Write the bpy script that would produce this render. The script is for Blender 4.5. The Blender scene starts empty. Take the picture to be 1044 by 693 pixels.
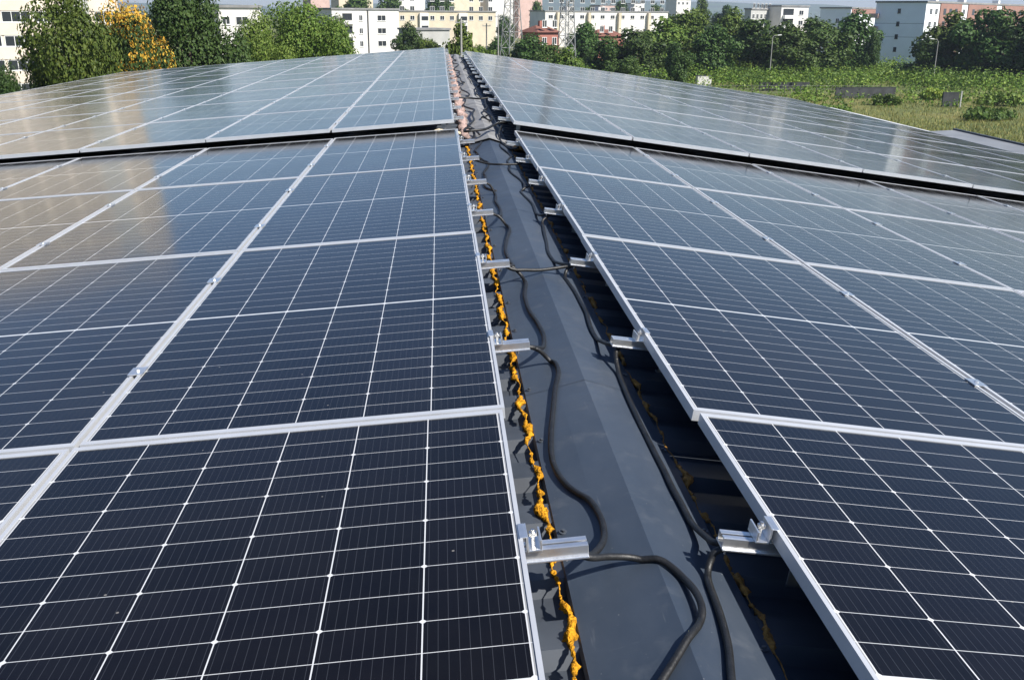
import bpy, bmesh, math, random
import numpy as np
from mathutils import Vector, Matrix
R = math.radians
S = bpy.context.scene
COL = S.collection

# ---------------------------------------------------------------- camera
CAMZ = 12.0
F, PITCH, YAW, ROLL = 1010.6, 0.3175, 0.0719, 0.0068
def basis():
    cy, sy = math.cos(YAW), math.sin(YAW); cp, sp = math.cos(PITCH), math.sin(PITCH)
    r0 = Vector((cy, -sy, 0)); f0 = Vector((sy, cy, 0)); Z = Vector((0, 0, 1))
    fw = cp*f0 - sp*Z; u0 = sp*f0 + cp*Z
    cr, sr = math.cos(ROLL), math.sin(ROLL)
    return cr*r0 + sr*u0, -sr*r0 + cr*u0, fw
RT, UP, FW = basis()
cd = bpy.data.cameras.new('camera'); cam = bpy.data.objects.new('camera', cd); COL.objects.link(cam)
cam.matrix_world = Matrix(((RT.x, UP.x, -FW.x, 0), (RT.y, UP.y, -FW.y, 0), (RT.z, UP.z, -FW.z, CAMZ), (0, 0, 0, 1)))
cd.sensor_width = 36; cd.lens = F/1044*36; cd.clip_start = .05; cd.clip_end = 30000
S.camera = cam

# ---------------------------------------------------------------- light
SUN_AZ, SUN_EL = R(127), R(45)          # azimuth from +Y (ahead) towards +X (right)
w = bpy.data.worlds.new('World'); S.world = w; w.use_nodes = True
nt = w.node_tree; bg = nt.nodes['Background']
sky = nt.nodes.new('ShaderNodeTexSky'); sky.sky_type = 'NISHITA'; sky.sun_disc = False
sky.sun_elevation = SUN_EL; sky.sun_rotation = SUN_AZ
sky.air_density = 1.0; sky.dust_density = .3; sky.ozone_density = 2.0
tint = nt.nodes.new('ShaderNodeMix'); tint.data_type = 'RGBA'; tint.blend_type = 'MULTIPLY'; tint.inputs[0].default_value = 1; tint.inputs[7].default_value = (.84, .94, 1.14, 1)
nt.links.new(sky.outputs[0], tint.inputs[6]); nt.links.new(tint.outputs[2], bg.inputs[0]); bg.inputs[1].default_value = 0.062
sd = bpy.data.lights.new('sun', 'SUN'); sd.energy = 5.0; sd.angle = R(.53); sd.color = (1, .95, .87)
so = bpy.data.objects.new('sun', sd); COL.objects.link(so)
sv = Vector((math.sin(SUN_AZ)*math.cos(SUN_EL), math.cos(SUN_AZ)*math.cos(SUN_EL), math.sin(SUN_EL)))
so.rotation_euler = sv.to_track_quat('Z', 'Y').to_euler(); so.location = (40, 40, 80)
S.view_settings.view_transform = 'Standard'; S.view_settings.look = 'None'
S.view_settings.exposure = 0.8; S.view_settings.gamma = 1; S.view_settings.use_curve_mapping = False
S.cycles.max_bounces = 8; S.cycles.volume_bounces = 0; S.cycles.transparent_max_bounces = 8
try: S.cycles.use_denoising = True
except Exception: pass

# ---------------------------------------------------------------- helpers
def lin(c): return tuple(((v/12.92) if v <= .04045 else ((v+.055)/1.055)**2.4) for v in c)
def mat(name, col, rough=.6, metal=0., spec=.5, noise=None, bump=None, trans=0.):
    """col linear; noise=(scale, amount, detail) varies the base colour; bump=(scale,strength)."""
    m = bpy.data.materials.new(name); m.use_nodes = True
    n = m.node_tree.nodes; l = m.node_tree.links; b = n['Principled BSDF']
    b.inputs['Base Color'].default_value = (*col, 1); b.inputs['Roughness'].default_value = rough
    b.inputs['Metallic'].default_value = metal; b.inputs['Specular IOR Level'].default_value = spec
    tc = n.new('ShaderNodeTexCoord')
    if noise:
        t = n.new('ShaderNodeTexNoise'); t.inputs['Scale'].default_value = noise[0]; t.inputs['Detail'].default_value = noise[2] if len(noise) > 2 else 4
        l.new(tc.outputs['Object'], t.inputs['Vector'])
        r = n.new('ShaderNodeMapRange'); r.inputs[1].default_value = .3; r.inputs[2].default_value = .7
        r.inputs[3].default_value = 1-noise[1]; r.inputs[4].default_value = 1+noise[1]
        l.new(t.outputs[0], r.inputs[0])
        x = n.new('ShaderNodeMix'); x.data_type = 'RGBA'; x.blend_type = 'MULTIPLY'; x.inputs[0].default_value = 1
        x.inputs[6].default_value = (*col, 1); l.new(r.outputs[0], x.inputs[7]); l.new(x.outputs[2], b.inputs['Base Color'])
    if bump:
        t2 = n.new('ShaderNodeTexNoise'); t2.inputs['Scale'].default_value = bump[0]; t2.inputs['Detail'].default_value = 5
        l.new(tc.outputs['Object'], t2.inputs['Vector'])
        bp = n.new('ShaderNodeBump'); bp.inputs['Strength'].default_value = bump[1]; bp.inputs['Distance'].default_value = .02
        l.new(t2.outputs[0], bp.inputs['Height']); l.new(bp.outputs[0], b.inputs['Normal'])
    return m

class MB:
    def __init__(s): s.v = []; s.f = []
    def quad(s, a, b, c, d):
        i = len(s.v); s.v += [tuple(a), tuple(b), tuple(c), tuple(d)]; s.f.append((i, i+1, i+2, i+3))
    def box(s, x0, x1, y0, y1, z0, z1):
        s.obox((0, 0, 0), (1, 0, 0), (0, 1, 0), x0, x1, y0, y1, z0, z1)
    def obox(s, o, ex, ey, x0, x1, y0, y1, z0, z1, ez=None):
        o = Vector(o); ex = Vector(ex); ey = Vector(ey); ez = Vector(ez) if ez is not None else ex.cross(ey)
        i = len(s.v)
        for z in (z0, z1):
            for (x, y) in ((x0, y0), (x1, y0), (x1, y1), (x0, y1)):
                s.v.append(tuple(o + ex*x + ey*y + ez*z))
        s.f += [tuple(i+k for k in q) for q in ((3, 2, 1, 0), (4, 5, 6, 7), (0, 1, 5, 4), (1, 2, 6, 5), (2, 3, 7, 6), (3, 0, 4, 7))]
    def tube(s, pts, rad, n=8, caps=True):
        pts = [Vector(p) for p in pts]; i0 = len(s.v); N = len(pts)
        u = None
        for k, p in enumerate(pts):
            t = (pts[min(k+1, N-1)] - pts[max(k-1, 0)]).normalized()
            if u is None: u = t.cross(Vector((0, 0, 1)) if abs(t.z) < .9 else Vector((1, 0, 0))).normalized()
            else: u = (u - t*u.dot(t)).normalized()
            v = t.cross(u); r = rad[k] if isinstance(rad, (list, tuple)) else rad
            for j in range(n):
                a = 2*math.pi*j/n; s.v.append(tuple(p + u*r*math.cos(a) + v*r*math.sin(a)))
        for k in range(N-1):
            for j in range(n):
                a = i0+k*n+j; b = i0+k*n+(j+1) % n; s.f.append((a, b, b+n, a+n))
        if caps:
            s.f.append(tuple(i0+j for j in range(n))[::-1]); s.f.append(tuple(i0+(N-1)*n+j for j in range(n)))
    def beam(s, a, b, t):
        s.tube([a, b], t*.7, 4)
    def mesh(s, name, m, smooth=False):
        me = bpy.data.meshes.new(name); me.from_pydata(s.v, [], s.f); me.update()
        for mm in (m if isinstance(m, (list, tuple)) else [m]): me.materials.append(mm)
        if smooth: me.polygons.foreach_set('use_smooth', [True]*len(me.polygons))
        return me
    def build(s, name, m, parent=None, smooth=False, bevel=0):
        o = bpy.data.objects.new(name, s.mesh(name, m, smooth)); COL.objects.link(o)
        if parent: o.parent = parent
        if bevel:
            bv = o.modifiers.new('bevel', 'BEVEL'); bv.width = bevel; bv.segments = 2; bv.limit_method = 'ANGLE'
        return o
def tag(o, label, cat, group=None):
    o['label'] = label; o['category'] = cat
    if group: o['group'] = group
    return o
def struct(o, kind='structure'): o['kind'] = kind; return o
def empty(name, loc=(0, 0, 0), rot=(0, 0, 0)):
    o = bpy.data.objects.new(name, None); o.empty_display_size = .2; COL.objects.link(o); o.location = loc; o.rotation_euler = rot
    return o
def copy_tree(o, parent=None):
    c = o.copy(); COL.objects.link(c)
    if parent: c.parent = parent
    for ch in list(o.children): copy_tree(ch, c)
    return c
def at(px, py, Y):
    """world point on the view ray of a spot of the photograph at distance Y ahead"""
    d = RT*((px-522)/F) + UP*(-(py-346.5)/F) + FW
    return Vector((0, 0, CAMZ)) + d*(Y/d.y)
ORD = ['', 'first', 'second', 'third', 'fourth', 'fifth', 'sixth', 'seventh', 'eighth', 'ninth', 'tenth', 'eleventh', 'twelfth', 'thirteenth', 'fourteenth', 'fifteenth', 'sixteenth', 'seventeenth', 'eighteenth', 'nineteenth', 'twentieth']

# ---------------------------------------------------------------- materials
M = {}
M['alu'] = mat('anodised aluminium', (.60, .615, .635), .42, .45, noise=(9, .05), bump=(60, .03))
M['alu_raw'] = mat('mill aluminium', (.86, .86, .85), .28, .9, noise=(30, .08), bump=(90, .05))
M['steel'] = mat('zinc steel', (.62, .62, .62), .4, 1.)
M['cable'] = mat('black cable', (.009, .0092, .0095), .5, noise=(40, .5), bump=(160, .12))
M['backsheet'] = mat('white backsheet', (.7, .7, .7), .6)
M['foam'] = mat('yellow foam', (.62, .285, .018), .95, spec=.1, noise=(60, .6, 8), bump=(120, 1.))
M['foam_dull'] = mat('dull brown foam', (.36, .17, .03), .85, noise=(45, .5, 6), bump=(70, .8))  # darker, browner tone than the yellow foam
M['foam_pink'] = mat('pinkish foam', (.33, .235, .21), .85, noise=(12, .4, 6), bump=(40, .8))
M['foam_cream'] = mat('cream foam', (.62, .52, .36), .85, noise=(14, .45, 6), bump=(40, .9))
M['roof'] = mat('anthracite roof sheet', (.045, .053, .066), .5, .0, noise=(7, .22, 6), bump=(3, .05))
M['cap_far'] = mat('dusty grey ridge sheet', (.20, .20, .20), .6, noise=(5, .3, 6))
M['gutter'] = mat('white flashing', (.62, .63, .64), .45, noise=(2, .12))
M['grey_strip'] = mat('grey eaves sheet', (.20, .21, .22), .5, noise=(2, .15))
M['wall_panel'] = mat('wall sheet', (.40, .41, .42), .5, noise=(1, .08))

def cap_mat():
    m = mat('anthracite ridge sheet', (.05, .06, .076), .46)
    n = m.node_tree.nodes; l = m.node_tree.links; b = n['Principled BSDF']
    tc = n.new('ShaderNodeTexCoord')
    def noise(scale, det, sx=1, sy=1):
        mp = n.new('ShaderNodeMapping'); mp.inputs['Scale'].default_value = (sx, sy, 1); l.new(tc.outputs['Object'], mp.inputs[0])
        t = n.new('ShaderNodeTexNoise'); t.inputs['Scale'].default_value = scale; t.inputs['Detail'].default_value = det; t.inputs['Roughness'].default_value = .65
        l.new(mp.outputs[0], t.inputs['Vector']); return t
    t1 = noise(9, 8); t2 = noise(3, 6, 1, .4)
    cr = n.new('ShaderNodeValToRGB'); cr.color_ramp.elements[0].position = .35; cr.color_ramp.elements[1].position = .8
    cr.color_ramp.elements[0].color = (.027, .038, .056, 1); cr.color_ramp.elements[1].color = (.054, .067, .088, 1)
    l.new(t2.outputs[0], cr.inputs[0])
    # pale dusty scuffs
    r = n.new('ShaderNodeMapRange'); r.inputs[1].default_value = .56; r.inputs[2].default_value = .80; r.inputs[4].default_value = .18; l.new(t1.outputs[0], r.inputs[0])
    mx = n.new('ShaderNodeMix'); mx.data_type = 'RGBA'; mx.inputs[7].default_value = (.2, .21, .22, 1)
    l.new(r.outputs[0], mx.inputs[0]); l.new(cr.outputs[0], mx.inputs[6])
    for (sx_, sy_, sc_) in ((1, .08, 55), (.12, 1, 40)):
        ts = noise(sc_, 3, sx_, sy_); tg = noise(4, 3)
        rs = n.new('ShaderNodeMapRange'); rs.inputs[1].default_value = .66; rs.inputs[2].default_value = .74; rs.inputs[4].default_value = .35; l.new(ts.outputs[0], rs.inputs[0])
        rg_ = n.new('ShaderNodeMapRange'); rg_.inputs[1].default_value = .5; rg_.inputs[2].default_value = .62; l.new(tg.outputs[0], rg_.inputs[0])
        mm_ = n.new('ShaderNodeMath'); mm_.operation = 'MULTIPLY'; l.new(rs.outputs[0], mm_.inputs[0]); l.new(rg_.outputs[0], mm_.inputs[1])
        m_ = n.new('ShaderNodeMix'); m_.data_type = 'RGBA'; m_.inputs[7].default_value = (.17, .18, .19, 1); l.new(mm_.outputs[0], m_.inputs[0]); l.new(mx.outputs[2], m_.inputs[6]); mx = m_
    # fine bright specks
    v = n.new('ShaderNodeTexVoronoi'); v.inputs['Scale'].default_value = 55; l.new(tc.outputs['Object'], v.inputs['Vector'])
    r2 = n.new('ShaderNodeMapRange'); r2.inputs[1].default_value = .10; r2.inputs[2].default_value = .05; r2.inputs[4].default_value = .4; l.new(v.outputs['Distance'], r2.inputs[0])
    t4 = noise(14, 2); r4 = n.new('ShaderNodeMapRange'); r4.inputs[1].default_value = .55; r4.inputs[2].default_value = .65; l.new(t4.outputs[0], r4.inputs[0])
    mu = n.new('ShaderNodeMath'); mu.operation = 'MULTIPLY'; l.new(r2.outputs[0], mu.inputs[0]); l.new(r4.outputs[0], mu.inputs[1])
    mx2 = n.new('ShaderNodeMix'); mx2.data_type = 'RGBA'; mx2.inputs[7].default_value = (.35, .35, .34, 1)
    l.new(mu.outputs[0], mx2.inputs[0]); l.new(mx.outputs[2], mx2.inputs[6]); l.new(mx2.outputs[2], b.inputs['Base Color'])
    r3 = n.new('ShaderNodeMapRange'); r3.inputs[3].default_value = .36; r3.inputs[4].default_value = .6; l.new(t1.outputs[0], r3.inputs[0]); l.new(r3.outputs[0], b.inputs['Roughness'])
    t3 = noise(2.2, 2, 1, .5)
    bp = n.new('ShaderNodeBump'); bp.inputs['Strength'].default_value = .25; bp.inputs['Distance'].default_value = .02; l.new(t3.outputs[0], bp.inputs['Height']); l.new(bp.outputs[0], b.inputs['Normal'])
    return m
M['cap'] = cap_mat()

PW, PL = 1.139, 2.278
def pv_mat():
    m = bpy.data.materials.new('solar cells under glass'); m.use_nodes = True
    n = m.node_tree.nodes; l = m.node_tree.links; b = n['Principled BSDF']
    tc = n.new('ShaderNodeTexCoord'); sx = n.new('ShaderNodeSeparateXYZ'); l.new(tc.outputs['Object'], sx.inputs[0])
    def ma(op, a, b_=None, c=None):
        q = n.new('ShaderNodeMath'); q.operation = op
        for i, v in enumerate((a, b_, c)):
            if v is None: continue
            if isinstance(v, (int, float)): q.inputs[i].default_value = v
            else: l.new(v, q.inputs[i])
        return q.outputs[0]
    cp, rp, mid = .1845, .0932, .006
    ax = ma('ABSOLUTE', sx.outputs[0]); ay = ma('ABSOLUTE', sx.outputs[1])
    a = ma('DIVIDE', ma('ADD', sx.outputs[0], cp*3), cp)
    bb = ma('DIVIDE', ma('SUBTRACT', ay, mid), rp)
    da = ma('MULTIPLY', ma('PINGPONG', a, .5), cp); db = ma('MULTIPLY', ma('PINGPONG', bb, .5), rp)
    db2 = ma('MULTIPLY', ma('PINGPONG', ma('DIVIDE', bb, 2), .5), rp*2)
    g1 = ma('LESS_THAN', da, .0013); g2 = ma('LESS_THAN', db, .0008)
    g3 = ma('LESS_THAN', ma('ADD', da, db2), .0075)
    g4 = ma('GREATER_THAN', ax, cp*3-.001); g5 = ma('GREATER_THAN', ay, mid+rp*12-.001); g6 = ma('LESS_THAN', ay, mid)
    white = g1
    for g in (g2, g3, g5, g6): white = ma('MAXIMUM', white, g)
    white = ma('MAXIMUM', white, ma('MULTIPLY', g4, .45))
    bus = ma('LESS_THAN', ma('PINGPONG', ma('ADD', ma('MULTIPLY', a, 10), .5), .5), .03)
    # cell to cell tone
    cv = n.new('ShaderNodeCombineXYZ'); l.new(ma('FLOOR', a), cv.inputs[0]); l.new(ma('FLOOR', ma('DIVIDE', sx.outputs[1], rp*2)), cv.inputs[1])
    oi = n.new('ShaderNodeObjectInfo'); l.new(ma('MULTIPLY', oi.outputs['Random'], 91.7), cv.inputs[2])
    wn = n.new('ShaderNodeTexWhiteNoise'); l.new(cv.outputs[0], wn.inputs[0])
    cr = n.new('ShaderNodeMix'); cr.data_type = 'RGBA'; cr.inputs[6].default_value = (.0019, .0016, .0020, 1); cr.inputs[7].default_value = (.0036, .0031, .0042, 1)
    l.new(wn.outputs[0], cr.inputs[0])
    m1 = n.new('ShaderNodeMix'); m1.data_type = 'RGBA'; m1.inputs[7].default_value = (.11, .12, .14, 1)
    l.new(ma('MULTIPLY', bus, .22), m1.inputs[0]); l.new(cr.outputs[2], m1.inputs[6])
    m2 = n.new('ShaderNodeMix'); m2.data_type = 'RGBA'; m2.inputs[7].default_value = (.54, .55, .56, 1)
    l.new(white, m2.inputs[0]); l.new(m1.outputs[2], m2.inputs[6])
    # thin uneven dust
    geo = n.new('ShaderNodeNewGeometry')
    t = n.new('ShaderNodeTexNoise'); t.inputs['Scale'].default_value = 1.3; t.inputs['Detail'].default_value = 7; t.inputs['Roughness'].default_value = .7; l.new(geo.outputs['Position'], t.inputs['Vector'])
    r = n.new('ShaderNodeMapRange'); r.inputs[1].default_value = .35; r.inputs[2].default_value = .75; r.inputs[3].default_value = .000; r.inputs[4].default_value = .011; l.new(t.outputs[0], r.inputs[0])
    vo = n.new('ShaderNodeTexVoronoi'); vo.inputs['Scale'].default_value = 9; vo.inputs['Randomness'].default_value = 1; l.new(geo.outputs['Position'], vo.inputs['Vector'])
    sp = ma('MULTIPLY', ma('LESS_THAN', vo.outputs['Distance'], .028), .30)
    dust = ma('MAXIMUM', r.outputs[0], sp)
    m3 = n.new('ShaderNodeMix'); m3.data_type = 'RGBA'; m3.inputs[7].default_value = (.5, .47, .42, 1)
    l.new(dust, m3.inputs[0]); l.new(m2.outputs[2], m3.inputs[6]); l.new(m3.outputs[2], b.inputs['Base Color'])
    rr = n.new('ShaderNodeMapRange'); rr.inputs[1].default_value = .3; rr.inputs[2].default_value = .7; rr.inputs[3].default_value = .09; rr.inputs[4].default_value = .16; l.new(t.outputs[0], rr.inputs[0]); l.new(rr.outputs[0], b.inputs['Roughness'])
    b.inputs['IOR'].default_value = 1.35
    t2 = n.new('ShaderNodeTexNoise'); t2.inputs['Scale'].default_value = 2.2; t2.inputs['Detail'].default_value = 1; l.new(geo.outputs['Position'], t2.inputs['Vector'])
    bp = n.new('ShaderNodeBump'); bp.inputs['Strength'].default_value = .06; bp.inputs['Distance'].default_value = .02; l.new(t2.outputs[0], bp.inputs['Height']); l.new(bp.outputs[0], b.inputs['Normal'])
    return m
M['pv'] = pv_mat()

# ================================================================= LARGE STRUCTURE
# ---------------------------------------------------------------- ground
def ground_mat():
    m = mat('meadow ground', (.10, .11, .03), .9)
    n = m.node_tree.nodes; l = m.node_tree.links; b = n['Principled BSDF']
    geo = n.new('ShaderNodeNewGeometry')
    def no(s, d, sc=(1, 1, 1)):
        mp = n.new('ShaderNodeMapping'); mp.inputs['Scale'].default_value = sc; l.new(geo.outputs['Position'], mp.inputs[0])
        t = n.new('ShaderNodeTexNoise'); t.inputs['Scale'].default_value = s; t.inputs['Detail'].default_value = d; t.inputs['Roughness'].default_value = .65; l.new(mp.outputs[0], t.inputs['Vector']); return t
    cr = n.new('ShaderNodeValToRGB'); e = cr.color_ramp.elements
    e[0].position = .3; e[0].color = (.06, .095, .018, 1); e[1].position = .72; e[1].color = (.24, .20, .07, 1)
    x = e.new(.52); x.color = (.12, .135, .03, 1)
    l.new(no(.05, 9).outputs[0], cr.inputs[0])
    mx = n.new('ShaderNodeMix'); mx.data_type = 'RGBA'; mx.blend_type = 'MULTIPLY'; mx.inputs[0].default_value = 1
    r = n.new('ShaderNodeMapRange'); r.inputs[1].default_value = .3; r.inputs[2].default_value = .7; r.inputs[3].default_value = .6; r.inputs[4].default_value = 1.35
    l.new(no(1.1, 6).outputs[0], r.inputs[0]); l.new(cr.outputs[0], mx.inputs[6]); l.new(r.outputs[0], mx.inputs[7]); l.new(mx.outputs[2], b.inputs['Base Color'])
    bp = n.new('ShaderNodeBump'); bp.inputs['Strength'].default_value = 1; bp.inputs['Distance'].default_value = .5; l.new(no(1.3, 6).outputs[0], bp.inputs['Height']); l.new(bp.outputs[0], b.inputs['Normal'])
    return m
g = MB(); g.quad((-9000, -2000, 0), (9000, -2000, 0), (9000, 12000, 0), (-9000, 12000, 0))
struct(g.build('ground', ground_mat()))

# hills on the horizon
random.seed(3)
def hills(name, Y, hfun, col):
    m = mat(name+' woods', col, .95, noise=(.01, .35, 8)); b = MB(); xs = np.linspace(-Y*.9, Y*1.1, 160)
    rows = []
    for k, (dy, s) in enumerate(((-900, 0), (-500, .45), (-200, .85), (0, 1), (500, .7), (1200, -.02))):
        rows.append([(x, Y+dy, hfun(x)*s - (2 if s <= 0 else 0)) for x in xs])
    for r_ in rows: b.v += r_
    n_ = len(xs)
    for k in range(len(rows)-1):
        for i in range(n_-1): b.f.append((k*n_+i, k*n_+i+1, (k+1)*n_+i+1, (k+1)*n_+i))
    return struct(b.build(name, m, smooth=True))
hills('hills', 5200, lambda x: 58 + 14*math.sin(x/700+.4) + 9*math.sin(x/260+1) + 4*math.sin(x/97) + 30*math.exp(-((x-700)/500)**2), (.05, .08, .035))

# ---------------------------------------------------------------- the roof under the panels
ZR = CAMZ            # roof heights are given below the eye
CX, CZ = .457, -1.145            # ridge crease
SL, SR = .0761, .1376            # fall of the two slopes
ALPL, ALPR = math.atan(SL), math.atan(SR)
Y0 = 1.342; VP_ = 2.298; UP_ = 1.1535
YS = Y0 + 3.5*VP_ + .035         # the step between the two fields
def cap_z(x): return CZ - (SL*(CX-x) if x < CX else SR*(x-CX))
def fold_z(x):
    """top of the folded ridge sheet, a little steeper than the roof"""
    return cap_z(x) + max(0, .036*(1-abs(x-.445)/.19))
house = empty('warehouse', (0, 12, 0))
tag(house, 'low warehouse with dark ribbed gable roof carrying the rows of solar panels', 'warehouse')
def part(o, parent):
    o.parent = parent; o.matrix_parent_inverse = parent.matrix_world.inverted() if parent.matrix_world != Matrix() else Matrix.Translation(-Vector(parent.location))
    return o
def slope(side, ya, yb, dz, xout):
    """trapezoid sheet with ribs running down the slope"""
    b = MB(); sg = -1 if side == 'l' else 1; s = SL if side == 'l' else SR
    x0 = CX + sg*.05; prof = []; y = ya; pitch = .25
    while y < yb:
        for (d, h) in ((0, -.038), (.105, -.038), (.13, -.006), (.225, -.006), (.25, -.038)):
            if y+d <= yb: prof.append((y+d, h))
        y += pitch
    def pt(x, y_, h): return (x, y_, ZR + CZ - s*abs(x-CX) + dz + h)
    n_ = len(prof)
    for (yy, h) in prof: b.v.append(pt(x0, yy, h))
    for (yy, h) in prof: b.v.append(pt(xout, yy, h))
    for i in range(n_-1):
        q = (i, i+1, n_+i+1, n_+i); b.f.append(q if sg < 0 else q[::-1])
    o = part(b.build('roof_slope', M['roof']), house)
    return o
XLO, XRO = -9.35, 11.15
slope('l', -6, YS, 0, XLO); slope('r', -6, YS, 0, XRO)
slope('l', YS+.01, 30.4, .018, XLO); slope('r', YS+.01, 28.4, .018, XRO)
def ridge_cap(ya, yb, dz, m, ragged=False):
    b = MB(); ys = np.linspace(ya, yb, max(2, int((yb-ya)/.06)))
    prof = [(-.205, -.012), (-.2, -.001), (-.10, -.0), (-.011, 0), (.08, 0), (.165, -.001), (.17, -.012)]
    random.seed(8)
    for k, y in enumerate(ys):
        wob = .004*math.sin(y*3.1)+.003*math.sin(y*7.7+1)
        for i, (dx, h) in enumerate(prof):
            x = CX+dx; yy = y
            if ragged and k == len(ys)-1: yy = y + .05*math.sin(dx*30)+.06*(dx > 0)
            b.v.append((x, yy, ZR+fold_z(x)+h+dz + (wob*.5 if i in (2, 4) else 0)))
    n_ = len(prof)
    for k in range(len(ys)-1):
        for i in range(n_-1): b.f.append((k*n_+i, k*n_+i+1, (k+1)*n_+i+1, (k+1)*n_+i))
    return part(b.build('ridge_cap', m), house)
# three lapped lengths of ridge sheet
ridge_cap(-6, 2.98, .0, M['cap']); ridge_cap(2.95, 5.9, .0010, M['cap']); ridge_cap(5.87, YS-.12, .0020, M['cap'], True)
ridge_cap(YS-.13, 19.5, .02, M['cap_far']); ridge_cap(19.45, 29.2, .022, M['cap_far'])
# self drilling screws along both edges of the ridge sheet
sb = MB(); sb.tube([(0, 0, 0), (0, 0, .0015)], .010, 10); sb.tube([(0, 0, .0015), (0, 0, .007)], .0048, 6); sme = sb.mesh('screw', M['roof'])
k = 0
for yy in np.arange(1.05, 9.2, .5):
    for xx in (.272, .607):
        o = bpy.data.objects.new('screw', sme); COL.objects.link(o); o.location = (xx, yy+.07*math.sin(yy*5+xx*9), ZR+fold_z(xx)+.0005); o.rotation_euler = (0, .2 if xx > .45 else -.17, yy); part(o, house)
# walls, eaves
b = MB()
zl = ZR+CZ-SL*(CX-XLO)-.08; zr = ZR+CZ-SR*(XRO-CX)-.08
for (x0, x1, y0_, y1_) in ((XLO+.15, XRO-.15, 28.0, 28.25), (XLO+.15, XRO-.15, -6, -5.75)):
    i = len(b.v)
    for yy in (y0_, y1_): b.v += [(x0, yy, 0), (x1, yy, 0), (x1, yy, zr), (CX, yy, ZR+CZ-.09), (x0, yy, zl)]
    b.f += [(i, i+1, i+2, i+3, i+4), (i+9, i+8, i+7, i+6, i+5)] + [(i+k, i+5+k, i+5+(k+1) % 5, i+(k+1) % 5) for k in range(5)]
b.box(XLO+.16, XLO+.35, -5.7, 27.95, 0, zl-.01); b.box(XRO-.35, XRO-.16, -5.7, 27.95, 0, zr-.01)
part(b.build('wall', M['wall_panel']), house)
b = MB(); b.box(XLO-.14, XLO-.005, -6, 30.4, zl-.06, zl+.03); part(b.build('gutter', M['gutter']), house)
b = MB(); b.box(XRO+.005, XRO+.16, -6, 28.4, zr-.06, zr+.02); part(b.build('gutter', M['gutter']), house)
b = MB(); b.box(XRO-.10, XRO, 21.2, 28.3, zr+.0, zr+.215); part(b.build('eaves_flashing', M['gutter']), house)
b = MB(); b.box(XRO-.06, XRO, -6, 21.15, zr+.0, zr+.40); part(b.build('parapet', M['roof']), house)
# light verge flashing along the far gable
b = MB()
for sg, s, xo, ye in ((-1, SL, XLO, 30.41), (1, SR, XRO, 28.41)):
    xa = CX+sg*.22; ez = Vector((0, 0, 1)); za = ZR+CZ-s*abs(xa-CX); zb = ZR+CZ-s*abs(xo-CX)
    v = [(xa, ye, za), (xo, ye, zb), (xo, ye+.12, zb), (xa, ye+.12, za)]
    i = len(b.v); b.v += [(x, y, z-.1) for x, y, z in v] + [(x, y, z+.075) for x, y, z in v]
    b.f += [tuple(i+k for k in q) for q in ((3, 2, 1, 0), (4, 5, 6, 7), (0, 1, 5, 4), (1, 2, 6, 5), (2, 3, 7, 6), (3, 0, 4, 7))]
part(b.build('verge_flashing', M['gutter']), house)
# pale walkway strip of bare sheet outside the right field
b = MB()
x0, x1 = 10.05, XRO-.065
b.v = [(x0, -6, ZR+CZ-SR*(x0-CX)+.03), (x1, -6, zr+.37), (x1, 21.1, zr+.37), (x0, 21.1, ZR+CZ-SR*(x0-CX)+.09)]; b.f = [(0, 1, 2, 3)]
part(b.build('eaves_sheet', M['grey_strip']), house)

# ================================================================= SOLAR PANELS
random.seed(11)
def make_panel():
    root = empty('solar_panel')
    f = MB(); hx, hy, lip, hh = PW/2, PL/2, .0095, .032
    f.box(-hx, -hx+lip, -hy, hy, -hh, 0); f.box(hx-lip, hx, -hy, hy, -hh, 0)
    f.box(-hx+lip, hx-lip, -hy, -hy+lip+.012, -hh, 0); f.box(-hx+lip, hx-lip, hy-lip-.012, hy, -hh, 0)
    # inner bottom flange
    f.box(-hx+lip, -hx+.035, -hy+.02, hy-.02, -hh, -hh+.002); f.box(hx-.035, hx-lip, -hy+.02, hy-.02, -hh, -hh+.002)
    f.build('frame', M['alu'], root)
    gsh = MB(); gsh.box(-hx+lip, hx-lip, -hy+lip+.012, hy-lip-.012, -.0085, -.0025)
    gsh.build('cell_glass', M['pv'], root)
    return root
proto = make_panel()
def make_mid_clamp(parent, x, y):
    c = MB(); c.box(x-.024, x+.024, y-.035, y+.035, .0005, .0035); c.tube([(x, y, .0035), (x, y, .009)], .007, 6)
    return c.build('mid_clamp', M['alu_raw'], parent)
panels = {}
first = True
NEARROW = ['nearest row at the bottom of the picture', 'second row from the camera', 'third row from the camera', 'row just before the dark step']
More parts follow.
